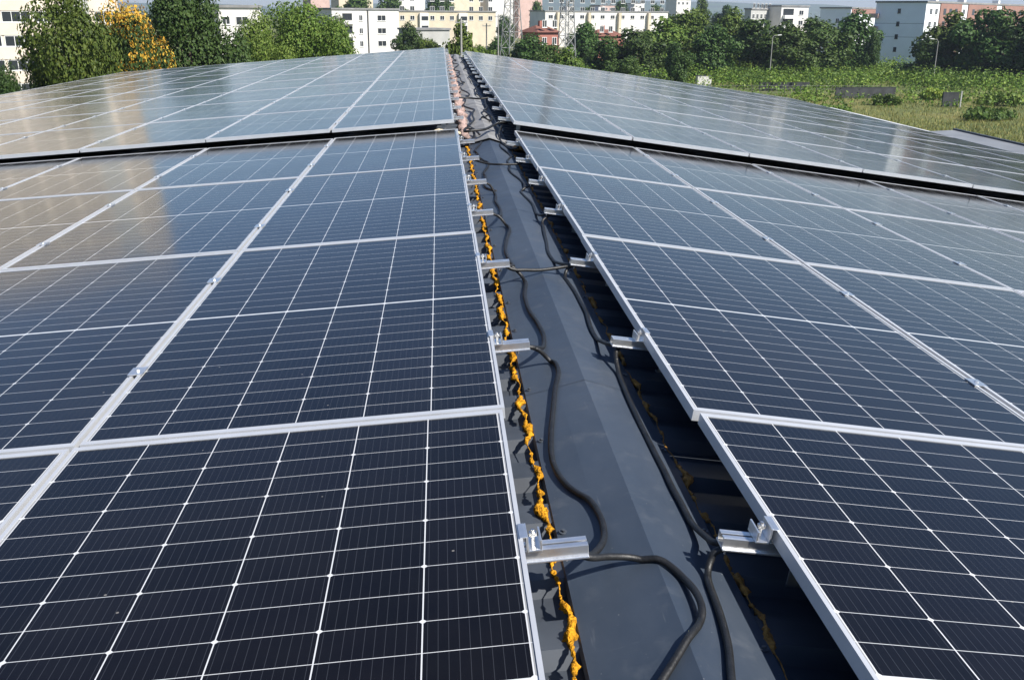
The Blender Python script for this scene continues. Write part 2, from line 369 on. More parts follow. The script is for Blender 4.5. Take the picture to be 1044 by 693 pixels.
def place_panel(side, field, row, col):
    global first
    root = proto if first else copy_tree(proto); first = False
    sg = -1 if side == 'left' else 1
    if field == 'near':
        xe, ze, al = (.1576, -1.0154, .0739) if side == 'left' else (.6882, -1.0338, .1378)
        yc = Y0 + row*VP_
        if side == 'right': xe += (.009, -.003, .002, -.002)[row]
        else: xe += (-.004, .003, 0, -.003)[row]
    else:
        xe, ze, al = (.1202, -1.0154+.0783, .0781) if side == 'left' else (.686, -1.0154+.0647, .1357)
        yc = Y0 + 3.5*VP_ + .062 + (row+.5)*VP_
        xe += random.uniform(-.004, .004)
    s = PW/2 + col*UP_
    j = random.uniform
    root.location = (xe+sg*s*math.cos(al), yc+j(-.0025, .0025), ZR+ze-s*math.sin(al)+j(-.0015, .0015))
    root.rotation_euler = (j(-.0012, .0012), sg*al+j(-.0015, .0015), j(-.0008, .0008))
    c = ORD[col+1]
    if field == 'near':
        lab = f'solar panel, {side} slope, {NEARROW[row]}, {c} from the ridge'
    else:
        lab = f'solar panel, {side} slope, {ORD[row+1]} row past the dark step, {c} from ridge'
    tag(root, lab, 'solar panel', 'solar panels on the %s roof slope' % side)
    panels[(side, field, row, col)] = root
    return root
for side in ('left', 'right'):
    for row, nc in enumerate((3, 4, 5, 7)):
        for col in range(nc): place_panel(side, 'near', row, col)
for side, rows in (('left', 9), ('right', 8)):
    for row in range(rows):
        for col in range(8): place_panel(side, 'far', row, col)
for (side, field, row, col), p in panels.items():
    if (field == 'near' and col < 4) or (field == 'far' and row < 4 and col < 4):
        sg = -1 if side == 'left' else 1
        x = sg*(UP_/2)
        for y in (-.25*PL, .25*PL): make_mid_clamp(p, x, y)

# ================================================================= RAIL STUBS in the ridge channel
def make_stub(L1):
    """local: x points out into the channel, panel edge at x=0, panel top at z=0"""
    r = empty('rail_stub')
    b = MB()                                                          # open top C channel
    L0, z0, z1 = -.38, -.061, -.0335
    b.box(L0, L1, -.02, .02, z0, z0+.004); b.box(L0, L1, -.02, -.0165, z0+.004, z1); b.box(L0, L1, .0165, .02, z0+.004, z1)
    b.box(L0, L1, -.0165, -.0035, z1-.004, z1); b.box(L0, L1, .0035, .0165, z1-.004, z1)
    b.box(L0, L1, -.027, -.02, z0, z0+.004); b.box(L0, L1, .02, .027, z0, z0+.004)
    b.build('rail', M['alu_raw'], r, bevel=.0008)
    c = MB()                                                          # end clamp hooked over the frame
    c.box(.002, .006, -.03, .03, -.033, .0045); c.box(-.011, .002, -.03, .03, .0008, .0045)
    c.box(.006, .034, -.03, .03, -.033, -.028); c.box(.030, .034, -.03, .03, -.028, -.006)
    k = c.build('end_clamp', M['alu_raw'], r, bevel=.001)
    d = MB(); d.tube([(.018, 0, -.028), (.018, 0, .004)], .0042, 8); d.tube([(.018, 0, -.010), (.018, 0, -.002)], .009, 6)
    d.build('bolt', M['steel'], k)
    e = MB(); e.box(-.12, -.08, -.026, -.0215, -.158, z0+.02); e.box(-.12, -.08, -.066, -.026, -.158, -.152)
    e.build('foot', M['steel'], r)
    h = MB(); h.tube([(.085, .004, z0-.018), (.085, .004, z0)], .003, 6); h.build('rivet', M['steel'], r)
    return r
protos = {}
def place_stub(side, y, xe, ze, al, label):
    k = round({'left': .130, 'right': .106}[side] + random.choice((-.006, 0, .004)), 3) if y < YS else random.choice((.104, .112))
    if k in protos: r = copy_tree(protos[k])
    else: r = protos[k] = make_stub(k)
    tw = random.uniform(-.02, .02)
    r.rotation_euler = (random.uniform(-.02, .02), -al, tw if side == 'left' else math.pi+tw)
    r.location = (xe, y, ZR+ze)
    tag(r, label, 'mounting rail', 'aluminium rail stubs along the %s side of the ridge' % side)
YN = [1.815, 3.15, 4.29, 5.50, 6.56, 7.69, 8.75]
for i, y in enumerate(YN):
    place_stub('left', y, .158, -1.0154, .0739, f'bare aluminium rail stub with clamp, {ORD[i+1]} from the camera on the ridge\'s left side')
for i, y in enumerate([1.85, 3.21, 4.37, 5.60, 6.64, 7.69, 8.75]):
    place_stub('right', y, .690, -1.0338, .1378, f'bare aluminium rail stub with clamp, {ORD[i+1]} from the camera on the ridge\'s right side')
for side, rows, xe, ze, al in (('left', 9, .1202, -.9371, .0781), ('right', 8, .686, -.9507, .1357)):
    k = 0
    for row in range(rows):
        for fr in (.25, .75):
            k += 1
            place_stub(side, Y0+3.5*VP_+.062+(row+fr)*VP_, xe, ze, al, f'small rail stub, {ORD[k]} past the dark step, {side} side of the ridge')

# cross rails under the near edge of the raised field
b = MB()
for side, xe, ze, al, sg in (('left', .1202, -.9371, .0781, -1), ('right', .686, -.9507, .1357, 1)):
    pass

# ================================================================= FOAM along the ridge sheet
def foam(name, x, ya, yb, dz, m, rad, thr, seed, label, cat='foam seal'):
    rng = random.Random(seed); b = MB(); ph = [rng.uniform(0, 6.28) for _ in range(8)]; n = 9
    def nz(y): return (math.sin(y*26+ph[0])+math.sin(y*61+ph[1])*.8+math.sin(y*11+ph[2])*.7+math.sin(y*133+ph[3])*.5)/3
    y = ya; ring = None
    while y < yb:
        v = nz(y) + rng.uniform(-.22, .22)
        r = rad*max(0, (v-thr))/(1-thr)*1.9
        step = .006 if y < 5 else (.012 if y < 10 else .02)
        if r > -1:
            r = max(rad*.16, r*1.12)
            cx = x + .006*math.sin(y*19+ph[4]) + .004*math.sin(y*47+ph[5]); cz = ZR+cap_z(x)+dz-.001-r*.15
            cur = len(b.v)
            for j in range(n):
                a = 2*math.pi*j/n; q = r*(1+.28*math.sin(3*a+y*70+ph[6])+rng.uniform(-.32, .32))
                b.v.append((cx+q*1.0*math.cos(a), y+rng.uniform(-.002, .002), cz+q*.95*math.sin(a)))
            if ring is not None:
                for j in range(n): b.f.append((ring+j, ring+(j+1) % n, cur+(j+1) % n, cur+j))
            else: b.f.append(tuple(cur+j for j in range(n))[::-1])
            ring = cur
        else:
            if ring is not None: b.f.append(tuple(ring+j for j in range(n)))
            ring = None
        y += step
    if ring is not None: b.f.append(tuple(ring+j for j in range(n)))
    o = b.build(name, m, smooth=True); return tag(o, label, cat)
foam('foam_seal', .238, .4, 9.2, .002, M['foam'], .0074, -.50, 4, 'lumpy yellow orange foam bead squeezed out along the left edge of the ridge sheet')
foam('foam_seal', .634, .4, 9.2, -.004, M['foam_dull'], .0085, -.22, 9, 'broken brownish foam bead in shade along the right edge of the ridge sheet')
foam('foam_strip', .225, 9.62, 28.5, .05, M['foam_pink'], .035, -.5, 21, 'pinkish foam strip between the far rail stubs left of the ridge', 'foam strip')
def lump(name, c, size, m, seed, label, cat):
    bm = bmesh.new(); bmesh.ops.create_icosphere(bm, subdivisions=3, radius=1); rng = random.Random(seed); ph = [rng.uniform(0, 6) for _ in range(6)]
    for v in bm.verts:
        p = v.co; k = 1+.16*math.sin(5*p.x+ph[0])*math.sin(4*p.y+ph[1])+.12*math.sin(9*p.z+ph[2]+3*p.x)+.07*math.sin(17*p.x+13*p.y+ph[3])
        v.co = Vector((p.x*size[0]*k, p.y*size[1]*k, max(p.z, -.6)*size[2]*k))
    me = bpy.data.meshes.new(name); bm.to_mesh(me); bm.free(); me.materials.append(m)
    o = bpy.data.objects.new(name, me); COL.objects.link(o); o.location = c; return tag(o, label, cat)
lump('foam_lump', (.02, YS-.01, ZR-1.075), (.16, .045, .045), M['foam_cream'], 2, 'cream foam lump plugging the dark step left of the ridge', 'foam lump')
lump('foam_lump', (.215, YS-.06, ZR-1.135), (.05, .06, .03), M['foam_dull'], 5, 'rusty brown foam lump at the dark step beside the cables', 'foam lump')
lump('foam_lump', (.70, YS-.35, ZR-1.155), (.05, .09, .03), M['foam_dull'], 6, 'orange brown foam lump under the right panel edge before the dark step', 'foam lump')

# ================================================================= CABLES
def smooth_path(p, sub=8):
    P = [Vector(q) for q in p]; out = []
    for i in range(len(P)-1):
        a = P[max(i-1, 0)]; b_ = P[i]; c = P[i+1]; d = P[min(i+2, len(P)-1)]
        for k in range(sub):
            t = k/sub
            out.append(.5*((2*b_)+(-a+c)*t+(2*a-5*b_+4*c-d)*t*t+(-a+3*b_-3*c+d)*t**3))
    out.append(P[-1]); return out
def cable(pts, label, rad=.0078, name='cable'):
    b = MB(); pp = smooth_path(pts)
    b.tube([(p.x, p.y, max(p.z, fold_z(p.x)+rad+(.023 if p.y > YS else 0) if abs(p.x-CX) < .17 else -9)+ZR) for p in pp], rad, 10)
    return tag(b.build(name, M['cable'], smooth=True), label, 'cable', 'black cables along the ridge')
cable([(0.265,1.818,-1.062),(0.297,1.818,-1.077),(0.331,1.883,-1.094),(0.356,1.983,-1.123),(0.361,2.069,-1.132),(0.349,2.160,-1.143),(0.325,2.217,-1.145),(0.305,2.275,-1.146),(0.290,2.364,-1.148),(0.288,2.469,-1.148),(0.303,2.613,-1.147),(0.326,2.770,-1.145),(0.350,2.929,-1.143),(0.374,3.057,-1.141),(0.373,3.150,-1.138),(0.350,3.175,-1.113),(0.314,3.160,-1.076),(.27,3.152,-1.060)], 'black cable snaking between the first and second left rail stubs')
cable([(.27,3.148,-1.060),(0.310,3.165,-1.072),(0.345,3.28,-1.11),(0.365,3.45,-1.132),(0.359,3.62,-1.143),(0.342,3.816,-1.144),(0.341,4.004,-1.144),(0.349,4.10,-1.143),(0.362,4.20,-1.138),(0.355,4.28,-1.118),(0.314,4.300,-1.078),(.27,4.292,-1.060)], 'black cable snaking between the second and third left rail stubs')
cable([(.27,4.288,-1.060),(0.315,4.33,-1.076),(0.322,4.62,-1.126),(0.316,4.90,-1.146),(0.340,5.150,-1.144),(0.368,5.35,-1.141),(0.36,5.47,-1.13),(0.320,5.51,-1.085),(.27,5.505,-1.060)], 'thin looking black cable between the third and fourth left rail stubs')
cable([(.27,5.495,-1.060),(0.325,5.56,-1.09),(0.352,5.95,-1.143),(0.340,6.25,-1.144),(0.351,6.48,-1.138),(0.320,6.56,-1.08),(.27,6.56,-1.06)], 'black cable between the fourth and fifth left rail stubs')
cable([(0.265,1.812,-1.062),(0.296,1.810,-1.077),(0.340,1.836,-1.092),(0.388,1.853,-1.105),(0.430,1.846,-1.112),(0.465,1.823,-1.115),(0.490,1.777,-1.114),(0.500,1.711,-1.108),(0.497,1.654,-1.108),(0.482,1.614,-1.116),(0.461,1.578,-1.124),(0.431,1.535,-1.135),(0.393,1.482,-1.140),(0.361,1.439,-1.142),(0.327,1.385,-1.145),(.29,1.2,-1.147),(.31,.9,-1.146)], 'black cable curving from the nearest left stub across the ridge to the bottom edge')
cable([(.64,1.853,-1.072),(0.587,1.882,-1.093),(0.586,1.960,-1.123),(0.578,2.060,-1.142),(0.576,2.162,-1.151),(0.573,2.247,-1.151),(0.574,2.344,-1.151),(0.572,2.435,-1.151),(0.571,2.594,-1.151),(0.571,2.695,-1.151),(0.573,2.820,-1.151),(0.578,2.983,-1.150),(0.583,3.100,-1.140),(0.586,3.180,-1.110),(.60,3.205,-1.09),(.64,3.21,-1.076)], 'black cable running between the first and second right rail stubs')
cable([(.64,1.848,-1.074),(0.578,1.845,-1.091),(0.564,1.840,-1.110),(0.554,1.822,-1.128),(0.547,1.783,-1.137),(0.543,1.725,-1.147),(0.539,1.672,-1.146),(0.532,1.612,-1.145),(0.522,1.549,-1.144),(0.506,1.481,-1.142),(0.493,1.428,-1.140),(0.475,1.367,-1.138),(.45,1.2,-1.133),(.46,.9,-1.133)], 'thick black cable dropping from the nearest right rail stub to the bottom edge')
cable([(.64,3.212,-1.076),(0.584,3.250,-1.093),(0.569,3.368,-1.121),(0.560,3.514,-1.149),(0.563,3.639,-1.150),(0.573,3.788,-1.151),(0.572,3.929,-1.151),(0.567,4.109,-1.150),(0.556,4.260,-1.146),(0.552,4.340,-1.127),(0.575,4.370,-1.095),(.64,4.372,-1.076)], 'black cable running between the second and third right rail stubs')
cable([(.27,4.284,-1.062),(0.314,4.285,-1.082),(0.366,4.300,-1.088),(0.433,4.315,-1.093),(0.503,4.348,-1.094),(0.562,4.366,-1.090),(.64,4.366,-1.078)], 'black cable crossing the ridge sheet from the third left to the third right rail stub')
cable([(.64,4.378,-1.076),(0.570,4.413,-1.092),(0.536,4.601,-1.126),(0.524,4.801,-1.144),(0.541,5.053,-1.147),(0.555,5.300,-1.149),(0.569,5.50,-1.150),(0.575,5.58,-1.120),(0.64,5.602,-1.078)], 'black cable running between the third and fourth right rail stubs')
cable([(.64,5.606,-1.078),(0.580,5.68,-1.110),(0.564,5.90,-1.140),(0.570,6.2,-1.151),(0.538,6.42,-1.146),(0.524,6.56,-1.142),(0.55,6.63,-1.115),(.64,6.642,-1.078)], 'black cable running between the fourth and fifth right rail stubs')
rng = random.Random(5)
def wav(x, ya, yb, dz, amp, f):
    out = []; y = ya
    while y < yb:
        xx = x+amp*math.sin(y*f)+amp*.5*math.sin(y*f*2.3+1); out.append((xx, y, cap_z(xx)+.011+dz+max(0, .02*math.sin(y*f*1.7)))); y += .22
    return out
cable(wav(.33, 6.6, YS-.15, 0, .03, 4.2), 'black cable along the ridge\'s left side from the fifth stub to the dark step')
cable(wav(.545, 6.7, YS-.2, 0, .03, 3.9), 'black cable along the ridge\'s right side from the fifth stub to the dark step')
cable([(.62, 7.70, -1.10), (.55, 7.66, -1.10), (.46, 7.62, -1.095), (.36, 7.66, -1.095), (.25, 7.69, -1.07)], 'black cable crossing the ridge just before the dark step', rad=.008)
loop = [(.10, YS-.05, -1.03), (.17, YS-.10, -1.07), (.26, YS-.16, -1.11), (.31, YS-.05, -1.08), (.29, YS+.06, -1.03), (.24, YS+.04, -1.02), (.22, YS-.05, -1.04), (.30, YS-.06, -1.03), (.42, YS+.05, -1.03), (.56, YS+.5, -1.02), (.66, YS+.62, -1.03)]
cable(loop, 'black cable looped at the dark step and slung across the ridge', rad=.012)
cable(wav(.34, YS+.1, 28.6, .058, .045, 2.3), 'long black cable along the left of the far ridge sheet', rad=.011)
cable(wav(.56, YS+.2, 28.0, .058, .04, 2.0), 'long black cable along the right of the far ridge sheet', rad=.011)
cable([(.60, YS+.6, -1.06), (.55, YS+.15, -1.09), (.56, YS-.15, -1.13), (.62, YS-.45, -1.15), (.68, YS-.6, -1.12)], 'black cable hanging off the far ridge sheet at the right of the dark step', rad=.009)
rg = [(.50+.055*math.cos(t), YS+1.6+.16*math.sin(t), cap_z(.5)+.075+.02*math.sin(t*2)) for t in np.linspace(0, 6.1, 12)]
cable(rg, 'small ring of black cable on the far ridge sheet', rad=.009)
cable([(.62, YS+3.6, -1.02), (.5, YS+3.55, -1.03), (.38, YS+3.65, -1.03), (.24, YS+3.6, -1.02)], 'black cable crossing the far ridge sheet between two rail stubs', rad=.011)

# ================================================================= BACKGROUND: vegetation
def leaf_mat(name, c1, c2, c3, tr=.25):
    m = bpy.data.materials.new(name); m.use_nodes = True; n = m.node_tree.nodes; l = m.node_tree.links; b = n['Principled BSDF']
    geo = n.new('ShaderNodeNewGeometry'); cr = n.new('ShaderNodeValToRGB'); e = cr.color_ramp.elements
    e[0].color = (*c1, 1); e[1].color = (*c3, 1); x = e.new(.5); x.color = (*c2, 1)
    l.new(geo.outputs['Random Per Island'], cr.inputs[0])
    oi = n.new('ShaderNodeObjectInfo'); hs = n.new('ShaderNodeHueSaturation')
    r = n.new('ShaderNodeMapRange'); r.inputs[3].default_value = .482; r.inputs[4].default_value = .512; l.new(oi.outputs['Random'], r.inputs[0]); l.new(r.outputs[0], hs.inputs['Hue'])
    r2 = n.new('ShaderNodeMapRange'); r2.inputs[3].default_value = .75; r2.inputs[4].default_value = 1.3
    wn = n.new('ShaderNodeTexWhiteNoise'); wn.noise_dimensions = '1D'; l.new(oi.outputs['Random'], wn.inputs['W']); l.new(wn.outputs[0], r2.inputs[0]); l.new(r2.outputs[0], hs.inputs['Value'])
    l.new(cr.outputs[0], hs.inputs['Color']); l.new(hs.outputs[0], b.inputs['Base Color'])
    b.inputs['Roughness'].default_value = .55; b.inputs['Specular IOR Level'].default_value = .25
    t = n.new('ShaderNodeBsdfTranslucent'); l.new(hs.outputs[0], t.inputs['Color'])
    ms = n.new('ShaderNodeMixShader'); ms.inputs[0].default_value = tr; l.new(b.outputs[0], ms.inputs[1]); l.new(t.outputs[0], ms.inputs[2])
    l.new(ms.outputs[0], n['Material Output'].inputs['Surface']); return m
M['leaf'] = leaf_mat('olive green leaves', (.05, .095, .014), (.085, .145, .022), (.135, .19, .035))
M['leaf_dark'] = leaf_mat('dark green leaves', (.03, .065, .014), (.05, .095, .02), (.08, .13, .03))
M['leaf_yellow'] = leaf_mat('yellow autumn leaves', (.40, .17, .02), (.50, .26, .03), (.46, .36, .07))
M['leaf_bright'] = leaf_mat('bright green leaves', (.09, .17, .02), (.15, .24, .03), (.22, .28, .05))
M['leaf_dry'] = leaf_mat('dry grass blades', (.10, .13, .03), (.19, .18, .05), (.28, .24, .09), .15)
M['bark'] = mat('bark', (.06, .045, .032), .9, noise=(6, .4), bump=(8, .6))

def leaves(rng, lobes, count, size, flat=0.):
    """irregular leaf clumps spread through the lobes' volume, denser near the surface"""
    vol = np.array([l[3]*l[4]*l[5] for l in lobes])**.72; vol /= vol.sum()
    b = MB()
    pick = rng.choice(len(lobes), count, p=vol)
    d = rng.normal(size=(count, 3)); d /= np.linalg.norm(d, axis=1)[:, None]
    rad = rng.uniform(.2, 1.0, count)**.3
    for i in range(count):
        L = lobes[pick[i]]; k = rad[i]*(1+.12*rng.normal())
        c = np.array([L[0]+d[i, 0]*L[3]*k, L[1]+d[i, 1]*L[4]*k, L[2]+d[i, 2]*L[5]*k])
        if c[2] < .1: continue
        nrm = d[i]*1.0 + rng.normal(size=3)*.38 + np.array([0, 0, .3]); nrm /= np.linalg.norm(nrm)
        u = np.cross(nrm, rng.normal(size=3)); u /= np.linalg.norm(u)+1e-9; v = np.cross(nrm, u)
        s = size*rng.uniform(.55, 1.35); i0 = len(b.v); n_ = 6; ph = rng.uniform(0, 6)
        for j in range(n_):
            a = ph+2*math.pi*j/n_; q = s*rng.uniform(.35, 1.1)
            p = c+u*math.cos(a)*q+v*math.sin(a)*q*.8+nrm*s*.22*math.cos(2*a); b.v.append(tuple(p))
        b.f.append(tuple(range(i0, i0+n_)))
    return b
def crown_lobes(rng, h, w, base=.22, n=16, slim=1.):
    """lobes of a crown for a tree of height h and width w, trunk at the origin"""
    out = [(0, 0, h*(base+(1-base)*.5), w*.33, w*.33, h*(1-base)*.40)]
    for i in range(n):
        t = rng.uniform(0, 1); z = h*(base+.08+(1-base-.14)*t); env = math.sin(math.pi*min(1, .14+.80*t))**.7
        a = rng.uniform(0, 6.283); r = w*.5*env*rng.uniform(.45, 1.0); s = w*rng.uniform(.14, .24)
        out.append((r*math.cos(a), r*math.sin(a), z, s, s, s*rng.uniform(.75, 1.1)))
    out.append((rng.uniform(-.06, .06)*w, 0, h*.90, w*.17, w*.17, h*.10))
    return out
def fit(cb, h, w):
    A = np.array(cb.v); zt = np.percentile(A[:, 2], 99.7); rr = np.percentile(np.abs(A[:, :2]), 98.5)
    A[:, 2] *= h/zt; A[:, :2] *= w*.5/rr; cb.v = [tuple(q) for q in A]
def tree_mesh(seed, h, w, count, size, m, base=.2, n=16):
    rng = np.random.default_rng(seed); L = crown_lobes(rng, h, w, base, n)
    cb = leaves(rng, L, count, size); fit(cb, h, w); crown = cb.mesh('crown', m)
    t = MB(); r = h*.022+.04
    t.tube([(0, 0, -.1), (r*.2, 0, h*.2), (-r*.3, r*.2, h*.45), (0, 0, h*.8)], [r*1.25, r, r*.75, r*.2], 8)
    for k in range(6):
        Lb = L[1+k]; z0 = h*(.18+.07*k)
        t.tube([(0, 0, z0), (Lb[0]*.5, Lb[1]*.5, z0+(Lb[2]-z0)*.45), (Lb[0], Lb[1], Lb[2])], [r*.5, r*.32, r*.1], 6)
    return crown, t.mesh('trunk', M['bark'])
def tree_from(name, meshes, loc, sc, rot, label, cat='tree', group=None):
    r = empty(name, loc, (0, 0, rot)); r.scale = sc
    for nm, me in (('crown', meshes[0]), ('trunk', meshes[1])):
        o = bpy.data.objects.new(nm, me); COL.objects.link(o); o.parent = r
    return tag(r, label, cat, group)
# unit trees (10 m tall, 8 m wide), near ones finer
NEAR = {k: tree_mesh(s, 10, 8.5, c, sz, M[mm], base=.12, n=22) for k, s, c, sz, mm in (
    ('olive', 1, 24000, .14, 'leaf'), ('dark', 2, 24000, .145, 'leaf_dark'), ('olive2', 7, 24000, .145, 'leaf'))}
FAR = [tree_mesh(20+i, 10, 8, 4200, .34, M[mm], base=.10, n=18) for i, mm in enumerate(('leaf', 'leaf_dark', 'leaf_dark', 'leaf', 'leaf_dark'))]
def ptree(name, meshes, px, wpx, top, Y, label, rot=0., h0=10., w0=8.5, group=None):
    t = at(px, top, Y); wd = wpx*Y/1064
    return tree_from(name, meshes, (t.x, t.y, 0), (wd/w0, wd/w0, t.z/h0), rot, label, 'tree', group)
GL = 'trees beyond the left eaves'
ptree('tree', NEAR['dark'], 4, 50, 68, 66, 'low dark green tree at the far left edge below the pale building', 1., group=GL)
ptree('tree', NEAR['olive'], 70, 98, -8, 70, 'tall olive green tree between the striped building and the yellow tree', 2., group=GL)
ptree('tree', NEAR['dark'], 188, 112, -16, 84, 'tall dense dark green tree right of the yellow tree', .5, group=GL)
ptree('tree', NEAR['olive2'], 266, 62, 14, 96, 'rounded olive tree in front of the low white house', 4., group=GL)
ptree('tree', NEAR['olive'], 308, 96, 4, 104, 'broad green tree left of the white apartment block', 3., group=GL)
ptree('tree', NEAR['dark'], 343, 36, 19, 118, 'slim green tree touching the left end of the white apartment block', 5.2, group=GL)
ptree('tree', NEAR['dark'], 108, 74, 30, 96, 'shaded dark tree behind the yellow tree', 2.2, group=GL)
# the yellow tree: green lower crown, yellow leaves scattered over its right side
rng = np.random.default_rng(44)
L = crown_lobes(rng, 10, 8.5, .12, 20)
Lr = [(l[0]*1.0, l[1], l[2], l[3]*.9, l[4]*.9, l[5]*.8) for l in L if l[0] > -1.5 and l[2] > 2.5][::1]
yb_ = leaves(rng, Lr, 8500, .14); gb_ = leaves(rng, L, 14000, .15); fit(yb_, 10, 8.5); fit(gb_, 9.4, 8.8)
keep = [k for k in range(len(yb_.f)) if (yb_.v[yb_.f[k][0]][0] > -1.2 + 2.2*math.sin(yb_.v[yb_.f[k][0]][2]*1.9) or yb_.v[yb_.f[k][0]][2] > 8.2) and math.sin(yb_.v[yb_.f[k][0]][0]*2.1+1)*math.sin(yb_.v[yb_.f[k][0]][2]*2.4)*math.sin(yb_.v[yb_.f[k][0]][1]*1.8) > -.25]
yb_.f = [yb_.f[k] for k in keep]
yc_ = yb_.mesh('yellow_foliage', M['leaf_yellow']); gc_ = gb_.mesh('crown', M['leaf_dark'])
yt = ptree('tree', (gc_, NEAR['dark'][1]), 126, 72, 0, 76, 'tree with yellow and orange autumn leaves between two green trees', 0, group=GL)
o = bpy.data.objects.new('yellow_foliage', yc_); COL.objects.link(o); o.parent = yt

GR = 'trees between the roof and the apartment blocks'
TT = [  # px, width, top, Y, mesh, label
 (418, 30, 24, 205, 1, 'dark tree just right of the white apartment block'),
 (437, 26, 40, 190, 3, 'low green tree under the cream block, left of the ridge end'),
 (470, 42, 25, 125, 0, 'rounded olive tree right at the far end of the ridge'),
 (492, 30, 47, 150, 3, 'low light green tree left of the first pylon'),
 (508, 26, 38, 210, 1, 'dark tree at the foot of the first pylon'),
 (540, 44, 36, 175, 1, 'dark green tree between the two pylons in front of the red house'),
 (560, 36, 46, 160, 2, 'low dark tree in front of the red house'),
 (596, 44, 24, 210, 2, 'dark tree just right of the second pylon'),
 (578, 40, 50, 150, 0, 'low green tree under the second pylon'),
 (617, 40, 38, 188, 1, 'dark rounded tree below the red roofed shed'),
 (650, 52, 30, 190, 4, 'mid green tree left of the big clump at centre right'),
 (676, 60, 20, 200, 0, 'big olive tree in front of the white long block\'s right end'),
 (704, 50, 10, 215, 3, 'tallest olive tree of the clump above the white block wall'),
 (728, 46, 26, 195, 1, 'dark tree right of the tallest olive tree'),
 (750, 46, 10, 220, 0, 'tall olive tree left of the first street lamp'),
 (772, 56, 20, 205, 2, 'dark wide tree behind the first street lamp'),
 (806, 54, 24, 200, 1, 'dark rounded tree just right of the first street lamp'),
 (838, 56, 20, 205, 4, 'dark broad tree under the grey flats'),
 (872, 52, 12, 215, 1, 'tall dark tree left of the white gable building'),
 (892, 22, 34, 205, 2, 'narrow dark tree at the left corner of the white gable'),
 (952, 46, 40, 196, 1, 'low dark tree covering the foot of the white gable'),
 (975, 62, 14, 200, 0, 'olive topped tree right of the white gable'),
 (1012, 66, 10, 190, 2, 'tall dark tree in front of the brick facade'),
 (1050, 66, 12, 186, 4, 'tall dark tree at the right edge of the picture'),
 (1090, 70, 10, 190, 1, 'dark tree beyond the right edge beside the brick facade'),
 (690, 34, 44, 170, 2, 'small dark reddish tree behind the white block wall'),
 (640, 34, 58, 165, 1, 'small dark tree behind the low grey wall at centre right'),
]
random.seed(2)
for px, wpx, top, Y, k, lab in TT:
    ptree('tree', FAR[k], px, wpx, top, Y, lab, random.uniform(0, 6.2), 10., 8., GR)
TB = [(362, 40, -4, 420, 'dark tree rising behind the white apartment block'), (398, 36, -6, 430, 'dark tree behind the gap right of the white apartment block'), (446, 34, -6, 440, 'tall dark tree rising behind the cream block'),
      (604, 28, 8, 480, 'dark round tree above the long white block'), (672, 26, 6, 480, 'dark tree above the right part of the long white block'), (717, 18, -4, 420, 'narrow dark tree poking up behind the olive clump'), (548, 20, 2, 440, 'dark tree at the left end of the long white block'),
      (515, 18, 16, 330, 'dark tree beside the right end of the cream block'), (634, 26, 2, 520, 'dark tree on the skyline behind the long white block'), (740, 24, 6, 420, 'dark skyline tree left of the grey flats')]
for px, wpx, top, Y, lab in TB:
    ptree('tree', FAR[random.choice((1, 2, 4))], px, wpx, top, Y, lab, random.uniform(0, 6.2), 10., 8., 'trees among the far blocks')
# far wood: one mass of crowns between the blocks and the hills
rng = np.random.default_rng(9); lob = []
for i in range(420):
    Y = rng.uniform(480, 1500); x = rng.uniform(-.62, .72)*Y; s = rng.uniform(4, 9); lob.append((x, Y, rng.uniform(3, 7), s*1.3, s, s*.8))
struct(leaves(rng, lob, 26000, 1.3).build('far_wood', M['leaf_dark']), 'stuff')
# undergrowth, vines and tall grass in the field: nobody could count it
rng = np.random.default_rng(10); lob = []; lob2 = []
for i in range(1300):
    Y = rng.uniform(135, 235); x = rng.uniform(.04, .66)*Y
    s = rng.uniform(.5, 1.1)*(2.1 if Y > 168 else .95); (lob if rng.random() < .5 else lob2).append((x, Y, s*.5, s*1.9, s*1.3, s*rng.uniform(.7, 1.3)))
struct(leaves(rng, lob, 42000, .26).build('undergrowth', M['leaf_bright']), 'stuff')
struct(leaves(rng, lob2, 36000, .26).build('undergrowth', M['leaf']), 'stuff')
b = MB(); rng = np.random.default_rng(12)
for i in range(60000):
    Y = 70+rng.uniform(0, 1)**1.3*90; x = rng.uniform(.10, .70)*Y
    if rng.random() < .35 and Y > 120: continue
    h = rng.uniform(.15, .5); a = rng.uniform(0, 3.14); wd = rng.uniform(.025, .06); dx, dy = math.cos(a)*wd, math.sin(a)*wd; lx, ly = rng.normal(size=2)*.12
    i0 = len(b.v); b.v += [(x-dx, Y-dy, 0), (x+dx, Y+dy, 0), (x+lx, Y+ly, h)]; b.f.append((i0, i0+1, i0+2))
struct(b.build('tall_grass', M['leaf_dry']), 'stuff')
